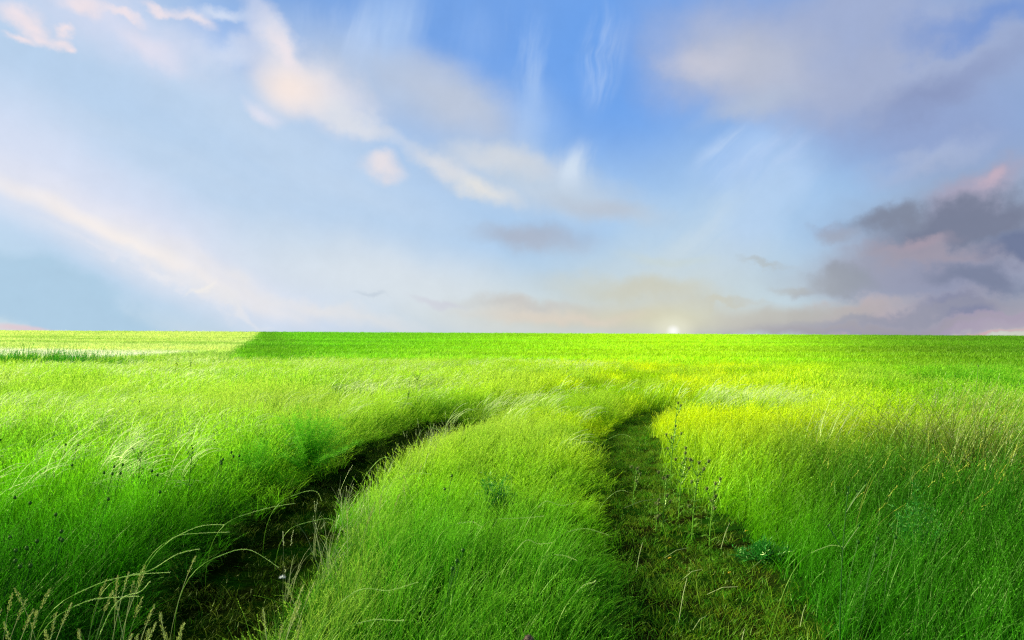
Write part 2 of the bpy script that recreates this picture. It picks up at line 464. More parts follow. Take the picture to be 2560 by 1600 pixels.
print('mid', do('meadow_grass_middle', kN1, 6.2, 14.5, 84, 'wind-bent lime green meadow grass either side of the fading track')[1])
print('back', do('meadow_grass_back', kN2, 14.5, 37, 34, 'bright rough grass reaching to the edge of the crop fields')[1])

# low sward and litter in the ruts
def lowd(x, y):
    dl, dr = rut_d(x, y)
    k = np.maximum((1 - sstep(1.0, 1.3, dl)) * .55, 1 - sstep(1.0, 1.3, dr))
    n = sstep(.30, .62, fbm(x * 2.2, y * 2.2, 77))
    return 620 * k * (.25 + .75 * n) * (1 - sstep(14, 22, y)) + .001
xy = wedge(.6, 20, lowd, kx=.3, mx=2)
pts, rot, scl = place(xy, lambda x, y: .7 + .9 * fbm(x * 3, y * 3, 4), .1)
rot[:, 2] = rng.uniform(-3.1, 3.1, len(xy))
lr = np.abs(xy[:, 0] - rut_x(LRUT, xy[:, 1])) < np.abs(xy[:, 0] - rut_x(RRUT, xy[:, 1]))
c = np.stack([.05 + .12 * rng.random(len(xy)), .20 + .20 * rng.random(len(xy)), .004 + .006 * rng.random(len(xy))], 1) * np.where(lr, .22, .95)[:, None]  # left rut tufts get a darker colour as painted shade
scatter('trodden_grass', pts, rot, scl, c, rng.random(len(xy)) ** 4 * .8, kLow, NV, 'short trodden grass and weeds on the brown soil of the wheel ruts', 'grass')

# dark rushes at the foot of the pale crop
def rush(x, y):
    return 16 * sstep(-15.5, -19, x + 1.5 * (fbm(x, y, 8) - .5)) * sstep(29.5, 31, y) * sstep(36, 34, y) + 2.2 * sstep(-8, -14, x) * sstep(31, 33, y) * sstep(38, 35, y)
xy = wedge(28, 40, rush, kx=.9)
pts, rot, scl = place(xy, lambda x, y: 1.1 + .25 * sstep(-17, -20, x) + 0 * y, .05); scl[:, 2] *= rng.uniform(.8, 1.5, len(xy)) ** 1.3
c = np.stack([.02 + .02 * rng.random(len(xy)), .20 + .08 * rng.random(len(xy)), .005 + 0 * xy[:, 0]], 1)
scatter('rushes', pts, rot, scl, c, np.zeros(len(xy)), kN2, NV, 'dark green rushes at the left edge below the pale crop', 'rushes')
# ripe ears on the left rim of the central strip
def ears(x, y):
    d = x - rut_x(LRUT, y)
    return 55 * np.exp(-((d - .50) / .13) ** 2) * sstep(3.2, 4.5, y) * sstep(12, 9, y)
kEar = make_kind('kind_ears', [tuft(1500 + i, 10, .05, .44, .0032, 5, .35, .2, .005, .4) for i in range(NV)], M_STRAW)
xy = wedge(2, 13, ears)
pts, rot, scl = place(xy, lambda x, y: .85 + 0 * x, .05)
scatter('ripe_ears', pts, rot, scl, np.ones((len(xy), 3)), np.ones(len(xy)), kEar, NV, 'pale ripe ears along the rim of the central strip', 'grass')

# pale feather grass
def fed(x, y):
    p = sstep(.42, .62, fbm(x / 1.7 + 5, y / 1.7, 90))
    p2 = sstep(.52, .7, fbm(x / 3.5 + 5, y / 3.5, 93))
    left = sstep(-.9, -2.6, x - rut_x(LRUT, y)) * sstep(4.6, 6.3, y)
    mid = np.exp(-((x + .6) / 2.2) ** 2) * np.exp(-((y - 15.5) / 3.2) ** 2) * .8
    rr = np.exp(-((x - 4.6) / .7) ** 2) * np.exp(-((y - 14.5) / 1.2) ** 2) * 3
    return 24 * (p * .9 * left + mid * p2 + rr) * rutmask(x, y)
xy = wedge(4.2, 15, lambda x, y: fed(x, y) * (1 - sstep(12, 15, y)))
pts, rot, scl = place(xy, lambda x, y: .95 + 0 * x, .05); rot[:, 2] *= .25
scatter('feather_grass', pts, rot, scl, np.ones((len(xy), 3)), np.ones(len(xy)), kFe, NV, 'silky pale feather grass arching with the wind left of the track', 'grass')
xy = wedge(12, 40, lambda x, y: .45 * fed(x, y) * sstep(12, 15, y))
pts, rot, scl = place(xy, lambda x, y: .92 + 0 * x, .05); rot[:, 2] *= .25
scatter('feather_grass_back', pts, rot, scl, np.ones((len(xy), 3)), np.ones(len(xy)), kFe2, NV, 'whitish feather grass tufts scattered in the farther meadow', 'grass')

def tall(x, y):
    d = x - rut_x(RRUT, y)
    return (3 + 22 * sstep(.45, .7, fbm(x / 1.1, y / 1.3, 97))) * sstep(.8, 2.4, d) * sstep(4.2, 5.5, y) * sstep(12.5, 9.5, y)
kTall = make_kind('kind_tall', [tuft(1700 + i, 7, .06, .80, .0042, 7, .75, .5, .0052, .45) for i in range(NV)], M_TALL)
xy = wedge(4, 13, tall)
pts, rot, scl = place(xy, lambda x, y: .80 + .25 * fbm(x, y, 6), .12)
scatter('windswept_stems', pts, rot, scl, np.ones((len(xy), 3)), np.ones(len(xy)), kTall, NV, 'tall golden-tipped stems blown over at the right of the track', 'grass')

# crops beyond
def cropd(x, y): return np.clip(2.6 * (60 / np.maximum(y, 40)) ** 1.2, .18, 4) * sstep(35, 41, y) * (y < CREST + 6)
xy = wedge(36, CREST + 4, cropd, kx=.78, mx=3)
x, y = xy[:, 0], xy[:, 1]
pts, rot, scl = place(xy, lambda x, y: .75 + .5 * fbm(x / 7, y / 12, 14), .1)
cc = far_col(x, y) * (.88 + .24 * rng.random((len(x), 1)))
pale = sstep(.6, -.6, x - edge_x(y))
k = (.50 + .0040 * (y - 40)); scl[:, :2] *= (.7 + .006 * (y - 40))[:, None]; scl[:, 2] *= .55 + .25 * sstep(60, 200, y)
strip = (sstep(68, 63, y + .30 * (x + 34)) * sstep(-25, -29, x))
scl[:, 2] *= 1 - .75 * strip
print('crop', len(x))
scatter('crop_field', pts, rot, scl, cc, .10 + .10 * rng.random(len(x)) + .3 * pale, kN3, NV, 'far crops, pale yellow at the left and green beyond, up to the skyline', 'crop')

# ------------------------------------------------------------------ single plants
EYE, F, EYEY = 1.4, 1828., 857.
def at(px, py, h):
    """ground spot (x, y) of something whose top, h metres up, is seen at px, py"""
    Y = (EYE - h) * F / (py - EYEY)
    return (px - 1280) / F * Y, Y
def ground_z(x, y): return float(zt(np.array([x]), np.array([y]))[0])
def root_at(name, x, y, label, cat, group=None, rz=0., s=1.):
    o = bpy.data.objects.new(name, None); COL.objects.link(o); o.empty_display_size = .05
    o.location = (x, y, ground_z(x, y) - .01); o.rotation_euler = (0, 0, rz); o.scale = (s, s, s)
    return tag(o, label, cat, group)
def copy_tree(o, parent=None):
    c = o.copy(); COL.objects.link(c); c.parent = parent
    for ch in list(o.children): copy_tree(ch, c)
    return c
def curve(p0, az, ang0, bend, L, n=8):
    p = np.array(p0, float); ang = ang0; out = []; d = np.array([math.cos(az), math.sin(az)])
    for k in range(n + 1):
        out.append(p.copy()); p = p + np.array([d[0] * math.sin(ang), d[1] * math.sin(ang), math.cos(ang)]) * L / n; ang += bend / n
    return out

def make_thistle(seed, h, x, y, label, group):
    r = random.Random(seed)
    root = root_at('thistle', x, y, label, 'thistle', group)
    main = curve((0, 0, 0), r.uniform(-.6, .6), .04, .12, h, 12)
    st = MB(); st.tube(main, [.0065 * (1 - .6 * k / 12) for k in range(13)], [k / 12 for k in range(13)], .6, 5)
    tips = [main[-1]]; lv = MB()
    def spiny(p, az, L, up):
        pts = curve(p, az, up, 1.0, L, 5); nrm = (-math.sin(az), math.cos(az), 0)
        lv.strip(pts, [.010, .016, .014, .011, .007, .001], nrm, [0, .2, .4, .6, .8, 1], r.random())
        for k in range(1, 5):
            for sg in (-1, 1):
                d = np.array(pts[k + 1 if k < 5 else k]) - np.array(pts[k]); d /= np.linalg.norm(d)
                lv.diamond(pts[k], d * .6 + np.array(nrm) * sg, L * .20, .006, 1, r.random(), (0, 0, 1))
    for k in range(1, 12):
        for q in range(2):
            spiny(main[k], r.uniform(-3.1, 3.1), h * r.uniform(.10, .19) * (1.15 - .6 * k / 12), r.uniform(.7, 1.2))
    for b in range(6):
        k = r.randint(4, 10); az = r.uniform(-3.1, 3.1)
        br = curve(main[k], az, r.uniform(.5, .9), -.5, h * r.uniform(.14, .28), 5)
        st.tube(br, [.0035, .003, .003, .0025, .002, .002], [.5] * 6, .5, 4); tips.append(br[-1])
        for j in range(1, 5): spiny(br[j], r.uniform(-3.1, 3.1), h * .07, .9)
    st.build('stem', M_THIST, root); lv.build('leaves', M_THIST, root)
    for p in tips:
        b = MB(); b.ball((0, 0, 0), .0105, .6, r.random(), 1.2, 8, 5)
        for q in range(12):
            a = q * 2.4; b.diamond((.008 * math.cos(a), .008 * math.sin(a), .002 + .006 * (q % 2)), (math.cos(a), math.sin(a), 1.2), .014, .005, 1, r.random())
        b.build('bud', M_BUD, root, loc=tuple(p))
    return root
TH = [(1675, 990, .85, 'tallest thistle, standing on the verge right of the right wheel rut'),
      (1696, 1094, .60, 'thistle directly below the tallest one, half its height'),
      (1729, 1131, .58, 'budding thistle nearest to the bare soil, right of the other two'),
      (1655, 1164, .44, 'low spreading thistle on the right wheel rut, left of its neighbours'),
      (1772, 1180, .46, 'short thistle sunk in the yellow grass right of the rut'),
      (1583, 1150, .34, 'small thistle between the wheel ruts and the verge, farthest left of the row'),
      (1640, 1225, .25, 'smallest thistle, on the trodden soil of the right rut')]
for i, (px, py, h, lb) in enumerate(TH):
    x, y = at(px, py, h); make_thistle(40 + i, h, x, y, lb, 'thistles along the right wheel rut')

# round dark seed pods on wiry stems
def make_pod(seed, h=.5):
    r = random.Random(seed)
    root = root_at('poppy_seed_head', 0, 0, 'x', 'seed head')
    s = curve((0, 0, 0), r.uniform(-.8, .8), .05, .25, h, 8)
    m = MB(); m.tube(s, [.0014] * 9, [.5] * 9, .5, 4); m.build('stem', M_DARK, root)
    b = MB(); b.ball((0, 0, .006), .0085, .5, .5, 1.2, 9, 7)
    for q in range(8):
        a = q * math.pi / 4; b.diamond((0, 0, .0155), (math.cos(a), math.sin(a), .1), .008, .006, 1, .9, (0, 0, 1))
    b.build('pod', M_POD, root, loc=tuple(s[-1])); root['topx'] = float(s[-1][0])
    return root
clusters = [('low in the bottom left corner', .44, [(32, 1343), (22, 1360), (52, 1373), (46, 1401), (95, 1360), (104, 1350), (162, 1349), (175, 1338), (63, 1412), (84, 1412), (162, 1280), (164, 1326)]),
            ('below the silky feather grass', .50, [(268, 1181), (279, 1187), (312, 1181), (293, 1166), (305, 1164), (390, 1175), (401, 1186), (178, 1166), (91, 1254), (48, 1243), (268, 1250), (411, 1226)]),
            ('just left of the feathery bush', .52, [(554, 1154), (566, 1154), (570, 1144), (580, 1131), (595, 1137), (610, 1135)]),
            ('farther off over the feather grass', .55, [(723, 1036), (729, 1049), (357, 1005), (374, 1001), (345, 996), (180, 1110), (192, 1115), (17, 1100)]),
            ('between the two ruts', .42, [(1137, 1406), (1146, 1393), (1131, 1187), (1116, 1215), (1161, 1367)]),
            ('in the dark grass at the right', .46, [(2182, 1328), (2234, 1329), (2136, 1338), (2175, 1368)])]
protos = {}
for ci_, (where, h, pts_) in enumerate(clusters):
    for j, (px, py) in enumerate(pts_):
        key = (h, j % 3)
        if key not in protos: o = protos[key] = make_pod(800 + ci_ * 5 + j % 3, h)
        else: o = copy_tree(protos[key])
        x, y = at(px, py, h + .01)
        o.location = (x - protos[key]['topx'], y, ground_z(x, y) * 0); o['label'] = 'dark round poppy seed head ' + where
        o['group'] = 'poppy seed heads ' + where
for o in protos.values(): pass

# long single feather strands, each an arching stem rooted in the sward
AR = [([(203, 1484), (260, 1462), (327, 1454), (394, 1458)], .42, 'longest pale feather strand, arching low over the bottom left grass'),
      ([(338, 1436), (376, 1432), (428, 1401), (472, 1395)], .42, 'pale feather strand rising to the right above the tan seed heads'),
      ([(547, 1393), (595, 1380), (628, 1393), (682, 1440)], .36, 'pale feather strand falling into the dark left rut'),
      ([(424, 1360), (446, 1345), (500, 1345), (554, 1349)], .42, 'nearly straight pale strand at the edge of the shaded grass'),
      ([(439, 1347), (480, 1328), (506, 1325), (540, 1330)], .45, 'short pale strand just above the nearly straight one'),
      ([(755, 1310), (814, 1300), (840, 1315), (850, 1338)], .22, 'bright curved strand lying over the bare soil of the left rut'),
      ([(266, 1583), (275, 1535), (290, 1512), (316, 1509), (324, 1494)], .38, 's-shaped pale strand standing in the bottom left grass'),
      ([(733, 1241), (766, 1232), (788, 1237), (795, 1263)], .36, 'hooked pale strand above the left rut'),
      ([(201, 1514), (228, 1508), (268, 1514), (310, 1522)], .40, 'pale strand under the longest arching one'),
      ([(606, 1291), (650, 1280), (688, 1274), (725, 1272)], .40, 'straight slanting strand beside the left rut edge'),
      ([(930, 1172), (949, 1152), (969, 1148), (994, 1172), (998, 1187)], .42, 'white bent feather strand in front of the darkest rut shade'),
      ([(1002, 1195), (1031, 1187), (1052, 1187), (1075, 1192)], .34, 'short white strand below the bent one'),
      ([(1347, 1265), (1369, 1254), (1410, 1269), (1447, 1265)], .40, 'wavy strand in the middle of the central strip'),
      ([(1250, 1293), (1294, 1297), (1330, 1300), (1365, 1301)], .38, 'flat strand left of the wavy one on the central strip'),
      ([(1146, 1306), (1175, 1307), (1190, 1315), (1205, 1332)], .38, 'drooping strand on the left half of the central strip'),
      ([(860, 1500), (889, 1485), (915, 1487), (967, 1501), (1034, 1490)], .38, 'long wavy strand at the near left of the central strip'),
      ([(900, 1552), (938, 1555), (982, 1570), (1000, 1582)], .36, 'pale strand at the very front of the central strip'),
      ([(1421, 1325), (1462, 1322), (1503, 1336), (1530, 1350)], .36, 'arching strand on the right flank of the central strip'),
      ([(1518, 1243), (1540, 1230), (1562, 1228), (1577, 1236)], .25, 'arching strand over the trodden middle of the right rut'),
      ([(1388, 1381), (1410, 1390), (1432, 1403), (1450, 1418)], .36, 'short falling strand above the near end of the central strip'),
      ([(2010, 1067), (2031, 1055), (2050, 1051), (2066, 1052)], .60, 'whitish plume lying on the wind-bent grass at the right'),
      ([(1523, 1094), (1548, 1086), (1570, 1088), (1583, 1096)], .40, 'far arching strand where the right rut narrows'),
      ([(1081, 1069), (1098, 1075), (1120, 1075), (1143, 1075)], .45, 'far white strand at the end of the left rut shade'),
      ([(2024, 1373), (2060, 1370), (2099, 1369), (2143, 1381)], .45, 'flat yellow strand across the grass right of the right rut'),
      ([(1294, 1370), (1320, 1352), (1350, 1368), (1385, 1372)], .38, 'faint strand in the lower middle of the central strip'),
      ([(1440, 1475), (1465, 1464), (1490, 1468), (1500, 1472)], .36, 'short strand at the near right flank of the central strip')]
for i, (pl, h, lb) in enumerate(AR):
    mid = pl[len(pl) // 2]; Yd = (EYE - h) * F / (mid[1] - EYEY)
    P_ = [np.array([(a - 1280) / F * Yd, Yd + .05 * k, EYE - (b_ - EYEY) / F * Yd]) for k, (a, b_) in enumerate(pl)]
    dns = []
    for k in range(len(P_) - 1):         # smooth curve through the points
        p0, p1, p2, p3 = P_[max(k - 1, 0)], P_[k], P_[k + 1], P_[min(k + 2, len(P_) - 1)]
        for q in range(5):
            s_ = q / 5; dns.append(.5 * ((2 * p1) + (-p0 + p2) * s_ + (2 * p0 - 5 * p1 + 4 * p2 - p3) * s_ ** 2 + (-p0 + 3 * p1 - 3 * p2 + p3) * s_ ** 3))
    dns.append(P_[-1]); first = dns[0]; bx, by = first[0] - .08, first[1] + .02; gz = ground_z(bx, by)
    root = root_at('feather_strand', bx, by, lb, 'grass strand', 'single feather grass strands'); root.location = (0, 0, 0)
    tg = dns[1] - dns[0]; tg = tg / np.linalg.norm(tg) * .45 * (first[2] - gz); p0 = np.array([first[0] - tg[0] - .03, by, gz]); p1 = first - tg
    stem = [p0 * (1 - s_) ** 2 + 2 * p1 * s_ * (1 - s_) + first * s_ ** 2 for s_ in np.linspace(0, 1, 9)]
    m = MB(); m.tube(stem, [.0012] * 9, [.04 * k for k in range(9)], .5, 4); m.build('stem', M_FEATH, root)
    m = MB(); n_ = len(dns); rr = random.Random(i)
    m.tube(dns, [.0016 * (1.1 - .5 * k / n_) for k in range(n_)], [.6 + .4 * k / n_ for k in range(n_)], .9, 4)
    for k in range(n_ - 1):
        for q in range(10):
            p = dns[k] + (dns[k + 1] - dns[k]) * rr.random(); d = dns[k + 1] - dns[k]; d /= np.linalg.norm(d)
            m.diamond(p, d * 1.4 + np.array([rr.gauss(0, .5), rr.gauss(0, .5), rr.gauss(0, .5)]), .007, .0012, 1, rr.random())
    m.build('plume', M_FEATH, root)

# tan seed-head stalks in the front
def make_stalk(seed, h=.42):
    r = random.Random(seed); root = root_at('seed_head_stalk', 0, 0, 'x', 'grass stalk')
    s = curve((0, 0, 0), r.uniform(-.5, .5), .10, .35, h, 10)
    m = MB(); m.tube(s, [.0011] * 11, [k / 10 for k in range(11)], .5, 4); m.build('stem', M_STRAW, root)
    hd = MB(); L = len(s)
    for q in range(70):
        f = r.random(); idx = 8 + f * 2; k = int(min(idx, 9)); p = np.array(s[k]) + (np.array(s[k + 1]) - np.array(s[k])) * (idx - k)
        d = np.array(s[k + 1]) - np.array(s[k]); d /= np.linalg.norm(d)
        w_ = .007 * math.sin(math.pi * min(1, (.12 + f * .88))) ** .7
        off = np.array([r.gauss(0, 1), r.gauss(0, 1), r.gauss(0, .4)]); off /= np.linalg.norm(off)
        hd.diamond(p + off * w_ * r.random(), d * 1.3 + off * .7, r.uniform(.007, .011), .0028, .5 + .5 * r.random(), r.random())
    hd.build('seed_head', M_SEED, root); root['topx'] = float(s[-1][0])
    return root
ST = [('with the tallest full head of the pair at the bottom left', [(352, 1393)]), ('just right of the tallest pair stalk', [(374, 1402)]),
      ('standing alone against the shade left of the rut', [(490, 1379)]), ('in the drooping bunch left of the pair', [(306, 1414), (292, 1420), (318, 1425), (282, 1440)]),
      ('in the upright bunch beside the left rut', [(451, 1495), (404, 1494), (400, 1534), (411, 1536), (420, 1533), (436, 1528)]),
      ('bent to the right at the foot of the upright bunch', [(496, 1545)]),
      ('in the hazy stand at the left edge of the frame', [(30, 1470), (60, 1440), (85, 1465), (70, 1500), (105, 1490), (48, 1530), (120, 1455), (20, 1510)]),
      ('leaning over the shade in the bottom left', [(262, 1470), (281, 1478), (196, 1484), (180, 1500), (372, 1480), (255, 1543), (170, 1553), (350, 1566), (378, 1560)]),
      ('on the near left edge of the central strip', [(724, 1440), (765, 1450), (742, 1486), (790, 1442), (700, 1500), (760, 1500), (735, 1540), (782, 1520)]),
      ('along the pale left rim of the central strip', [(882, 1254), (915, 1265), (960, 1232), (985, 1222), (1002, 1210), (1050, 1150), (1075, 1130), (940, 1250), (1025, 1175), (1100, 1105), (1120, 1060), (1155, 1065)])]
sp_ = {}; cnt = 0
for where, lst in ST:
    for (px, py) in lst:
        k = cnt % 5; cnt += 1
        if k not in sp_: sp_[k] = make_stalk(900 + k); o = sp_[k]
        else: o = copy_tree(sp_[k])
        x, y = at(px, py, .43); rz_ = random.uniform(-1.3, 1.3) if cnt % 4 else random.uniform(1.6, 4.6); tx_ = sp_[k]['topx']; o.rotation_euler = (0, 0, rz_)
        o.location = (x - tx_ * math.cos(rz_), y - tx_ * math.sin(rz_), random.uniform(-.03, .02)); o['label'] = 'tan seed head stalk ' + where
        o['group'] = 'seed head stalks ' + where if len(lst) > 1 else 'tan seed head stalks'
    
# bushy fine-leaved plant left of the left rut
def frond_bush(name, x, y, wx, wy, h, n, label, cat, mat, seed, lw=.006, twigs=26):
    r = random.Random(seed); root = root_at(name, x, y, label, cat); st = MB(); fo = MB()
    for i in range(twigs):
        az = r.uniform(-3.14, 3.14); rad = r.random() ** .6
        tx, ty = math.cos(az) * wx * rad, math.sin(az) * wy * rad
        tz = h * (1 - .55 * rad ** 2) * r.uniform(.75, 1.05)
        c_ = [np.array([tx * s_ ** 1.6, ty * s_ ** 1.6, tz * s_]) for s_ in np.linspace(0, 1, 8)]
        st.tube(c_, [.0022 * (1.2 - s_) for s_ in np.linspace(0, 1, 8)], list(np.linspace(0, 1, 8)), .5, 4)
        for q in range(n):
            s_ = r.uniform(.3, 1); p = np.array([tx * s_ ** 1.6, ty * s_ ** 1.6, tz * s_]); d = np.array([r.gauss(0, 1), r.gauss(0, 1), r.gauss(.5, .7)]); d /= np.linalg.norm(d)
            L_ = r.uniform(.03, .09) * (1.2 - .5 * s_)
            e = p + d * L_; fo.strip([p, (p + e) / 2 + np.array([0, 0, .006]), e], [lw * .35, lw * .3, lw * .1], (d[1], -d[0], .1), [.2, .6, 1], r.random())
            for b_ in range(4):
                pp = p + d * L_ * (b_ + 1) / 4
                fo.diamond(pp, d + np.array([r.gauss(0, .8), r.gauss(0, .8), r.gauss(.2, .6)]), lw * r.uniform(2, 3.6), lw * .55, .3 + .7 * s_, r.random())
    st.build('stems', mat, root); fo.build('foliage', mat, root)
    return root
x, y = at(775, 1052, .58); frond_bush('fennel_bush', x, y, .62, .45, .74, 90, 'feathery bright green bush at the left edge of the left wheel rut', 'bush', M_FENNEL, 31, .0065, 60)
x, y = at(640, 1085, .5); frond_bush('fennel_bush', x, y, .38, .3, .5, 46, 'smaller feathery green bush left of the large one', 'bush', M_FENNEL, 35, .0065, 30)
x, y = at(1230, 1165, .44); frond_bush('vetch_plant', x, y, .22, .16, .44, 26, 'blue-green creeping weed on the upper central strip', 'weed', M_BLUE, 32, .011, 16)
x, y = at(2290, 1205, .56); frond_bush('vetch_plant', x, y, .22, .16, .56, 22, 'blue-green leafy weed tangled in the dark grass at the right', 'weed', M_BLUE, 33, .009, 16)
x, y = at(1905, 1345, .12); frond_bush('low_weed', x, y, .22, .14, .12, 16, 'low leafy green weed at the right margin of the bare soil', 'weed', M_BLUE, 34, .013, 18)

# coarse tall clumps at the right
def tall_clump(px, Yd, h, n, label, seed, mat, lean, spread=.16):
    r = random.Random(seed); x = (px - 1280) / F * Yd; root = root_at('tall_grass_clump', x, Yd, label, 'grass clump', 'tall grass clumps at the right')
    m = MB(); hd = MB()
    for i in range(n):
        az = r.gauss(.1, .5) if r.random() < .8 else r.gauss(3.1, .5); L_ = h * r.uniform(.65, 1.15)
        c_ = curve((r.gauss(0, spread), r.gauss(0, spread), 0), az, abs(r.gauss(lean * .3, .12)), abs(r.gauss(lean, .25)), L_, 9)
        sa = r.uniform(0, 3.1); m.strip(c_, [.0048 * (1.05 - (k / 9) ** 2 * .8) for k in range(10)], (math.cos(sa), math.sin(sa), 0), [k / 9 for k in range(10)], r.random())
        if r.random() < .6:
            for q in range(16):
                f = r.random() * 1.6 + 7.2; k = int(f); p = c_[k] + (c_[k + 1] - c_[k]) * (f - k) if k < 9 else c_[9]
                d = c_[9] - c_[8]; d = d / np.linalg.norm(d)
                hd.diamond(p, d * 2 + np.array([r.gauss(0, .35), r.gauss(0, .35), r.gauss(0, .35)]), .016, .0034, 1, r.random())
    m.build('blades', mat, root); hd.build('seed_heads', M_STRAW, root)
M_TAN = leaf_mat('tall_blades', (.006, .06, .003, 1), (.30, .36, .03, 1), .3, .05)
tall_clump(2400, 6.6, 1.08, 330, 'tallest dark clump with straw tips, near the right edge', 51, M_TAN, .55, .2)
tall_clump(2300, 7.6, 1.0, 200, 'windswept clump with golden tips left of the tallest clump', 52, M_TAN, .95)
tall_clump(2215, 8.4, .95, 120, 'thin golden clump at the left end of the tall clumps', 53, M_TAN, .8)
tall_clump(2520, 6.0, .92, 120, 'clump leaning against the right edge of the frame', 54, M_TAN, .8)
tall_clump(2060, 9.0, .80, 40, 'sparse clump of pale arching stems far left of the dark clumps', 55, M_STRAW, .7)

def dark_stalk(px, py, h, label, nb=6, Yd=None, leafy=False, seed=0):
    r = random.Random(seed)
    if Yd is None: x, y = at(px, py, h)
    else: x, y = (px - 1280) / F * Yd, Yd
    root = root_at('dark_stalk', x, y, label, 'dark stalk', 'dark leafless stalks')
    s = curve((0, 0, 0), 0, .0, .12, h, 9); m = MB(); m.tube(s, [.0032 * (1.1 - .6 * k / 9) * max(1, y / 9) for k in range(10)], [k / 9 for k in range(10)], .5, 5)
    fo = MB()
    for b_ in range(nb):
        k = r.randint(4, 8); az = r.uniform(-3.1, 3.1); br = curve(s[k], az, .5, .1, h * r.uniform(.1, .24), 4)
        m.tube(br, [.002 * max(1, y / 9)] * 5, [.5] * 5, .5, 4)
        for q in range(3): fo.diamond(br[-1], (r.gauss(0, .6), r.gauss(0, .6), 1), .018 * max(1, y / 9), .009 * max(1, y / 9), .5, r.random())
    for q in range(8): fo.diamond(s[-1], (r.gauss(0, .4), r.gauss(0, .4), 1), .022, .006, .5, r.random())
    m.build('stem', M_DARK, root); fo.build('buds', M_DARK, root)
dark_stalk(2428, 897, 1.20, 'tall dark single stalk rising above the tallest clump at the right', 0, 7.2)
dark_stalk(1040, 938, .75, 'dark budded stalk farthest off, above the feather grass', 8, seed=3)
dark_stalk(1020, 955, .70, 'dark budded stalk just left of the farthest one', 6, seed=4)
dark_stalk(350, 1133, .56, 'dark stubby stalk in the pale grass at the left', 9, seed=5)
dark_stalk(478, 1122, .56, 'dark stubby stalk right of the other one in the pale grass', 9, seed=6)
dark_stalk(2093, 1218, .74, 'dark forked stalk in the grass right of the bare rut', 5, seed=7)
dark_stalk(476, 893, .95, 'thin dark stalk far off below the pale crop', 2, 24, seed=8)
dark_stalk(440, 905, .85, 'short dark stalk far off left of the thin one', 5, 24, seed=9)

# brown bud close to the lens, white fluff, fallen leaves and straws
x, y = (1321 - 1280) / F * 2.25, 2.25
root = root_at('teasel_bud', x, y, 'brown bristly bud on a thick stem at the bottom edge', 'bud')
m = MB(); m.tube([(0, 0, 0), (0, 0, .25), (.004, 0, .49)], [.004, .004, .004], [0, .5, 1], .5, 6); m.build('stem', M_DARK, root)
m = MB(); m.ball((.004, 0, .50), .014, .5, .5, 1.2, 12, 9)
for q in range(90):
    a = q * 2.4; zz = -1 + 2 * (q + .5) / 90; s_ = math.sqrt(1 - zz * zz); d = np.array([s_ * math.cos(a), s_ * math.sin(a), zz]); m.diamond(np.array([.004, 0, .5]) + d * .014, d + np.array([0, 0, .5]), .007, .003, 1, (q % 7) / 7)
m.build('head', leaf_mat('brown_head', (.10, .07, .05, 1), (.20, .13, .10, 1), .1, .03), root)
def litter(px, py, mk, name, label, cat, group=None, mat=None):
    x, y = at(px, py, .03); m = mk(); o = m.build(name, mat, loc=(x, y, ground_z(x, y) + .015)); tag(o, label, cat, group)
def mk_fluff():
    m = MB(); r = random.Random(3)
    for q in range(160):
        d = np.array([r.gauss(0, 1.6), r.gauss(0, .6), abs(r.gauss(0, .6))]); d /= np.linalg.norm(d); m.diamond((0, 0, 0), d, r.uniform(.012, .026), .003, 1, r.random())
    return m
litter(715, 1408, mk_fluff, 'seed_fluff', 'white tuft of seed fluff lying on the dark left rut', 'fluff', mat=M_FLUFF)
def mk_leaf():
    m = MB(); r = random.Random(5)
    m.strip([(-.014, 0, 0), (-.005, .002, .006), (.006, .001, .008), (.017, 0, .002)], [.002, .014, .012, .001], (0, 1, .2), [0, .4, .7, 1], .8); return m
for px, py, lb in ((1871, 1239, 'small yellow leaf where the right rut meets the yellow grass'), (1674, 1361, 'orange-yellow leaf on the left half of the bare soil'),
                   (1822, 1396, 'yellowish leaf on the bare soil nearer the right grass'), (1864, 1312, 'dull yellow leaf beside the low weeds')):
    litter(px, py, mk_leaf, 'fallen_leaf', lb, 'leaf', 'yellow leaves on the right rut', M_YEL)
SW = [((1695, 1516), (1716, 1436), 'steep straw on the near soil of the right rut'), ((1766, 1449), (1842, 1457), 'bent pale straw lying across the middle of the soil'),
      ((1705, 1414), (1752, 1415), 'short level straw left of the bent one'), ((1847, 1590), (1858, 1560), 'short curled straw at the near end of the soil'),
      ((1995, 1540), (2010, 1500), 'curved straw at the dark right margin of the soil'), ((1660, 1365), (1720, 1362), 'faint straw just below the orange leaf'),
      ((1875, 1397), (1925, 1385), 'whitish straw under the low weed'), ((1730, 1535), (1765, 1528), 'small straw crossing the near soil'), ((1590, 1400), (1606, 1350), 'slanting straw at the shaded left side of the right rut'),
      ((1560, 1250), (1640, 1242), 'long straw across the upper part of the right rut'), ((1800, 1345), (1822, 1300), 'straw standing out of the soil above the low weed')]
for (a_, b2, lb) in SW:
    xa, ya = at(a_[0], a_[1], .02); xb, yb = at(b2[0], b2[1], .02)
    yb = ya + max(-.12, min(.12, yb - ya)); xb = (b2[0] - 1280) / F * yb; zb = EYE - (b2[1] - EYEY) / F * yb
    p0 = np.array([xa, ya, ground_z(xa, ya) + .02]); p1 = np.array([xb, yb, max(zb, ground_z(xb, yb) + .015)]); mid = (p0 + p1) / 2 + np.array([.0, .0, .018])
    m = MB(); m.tube([p0, p0 * .6 + mid * .4, mid, p1 * .6 + mid * .4, p1], [.0016, .0018, .0018, .0015, .0009], [.4, .5, .6, .8, 1], .8, 5)
    tag(m.build('fallen_straw', M_STRAW), lb, 'straw', 'straws lying on the right wheel rut')

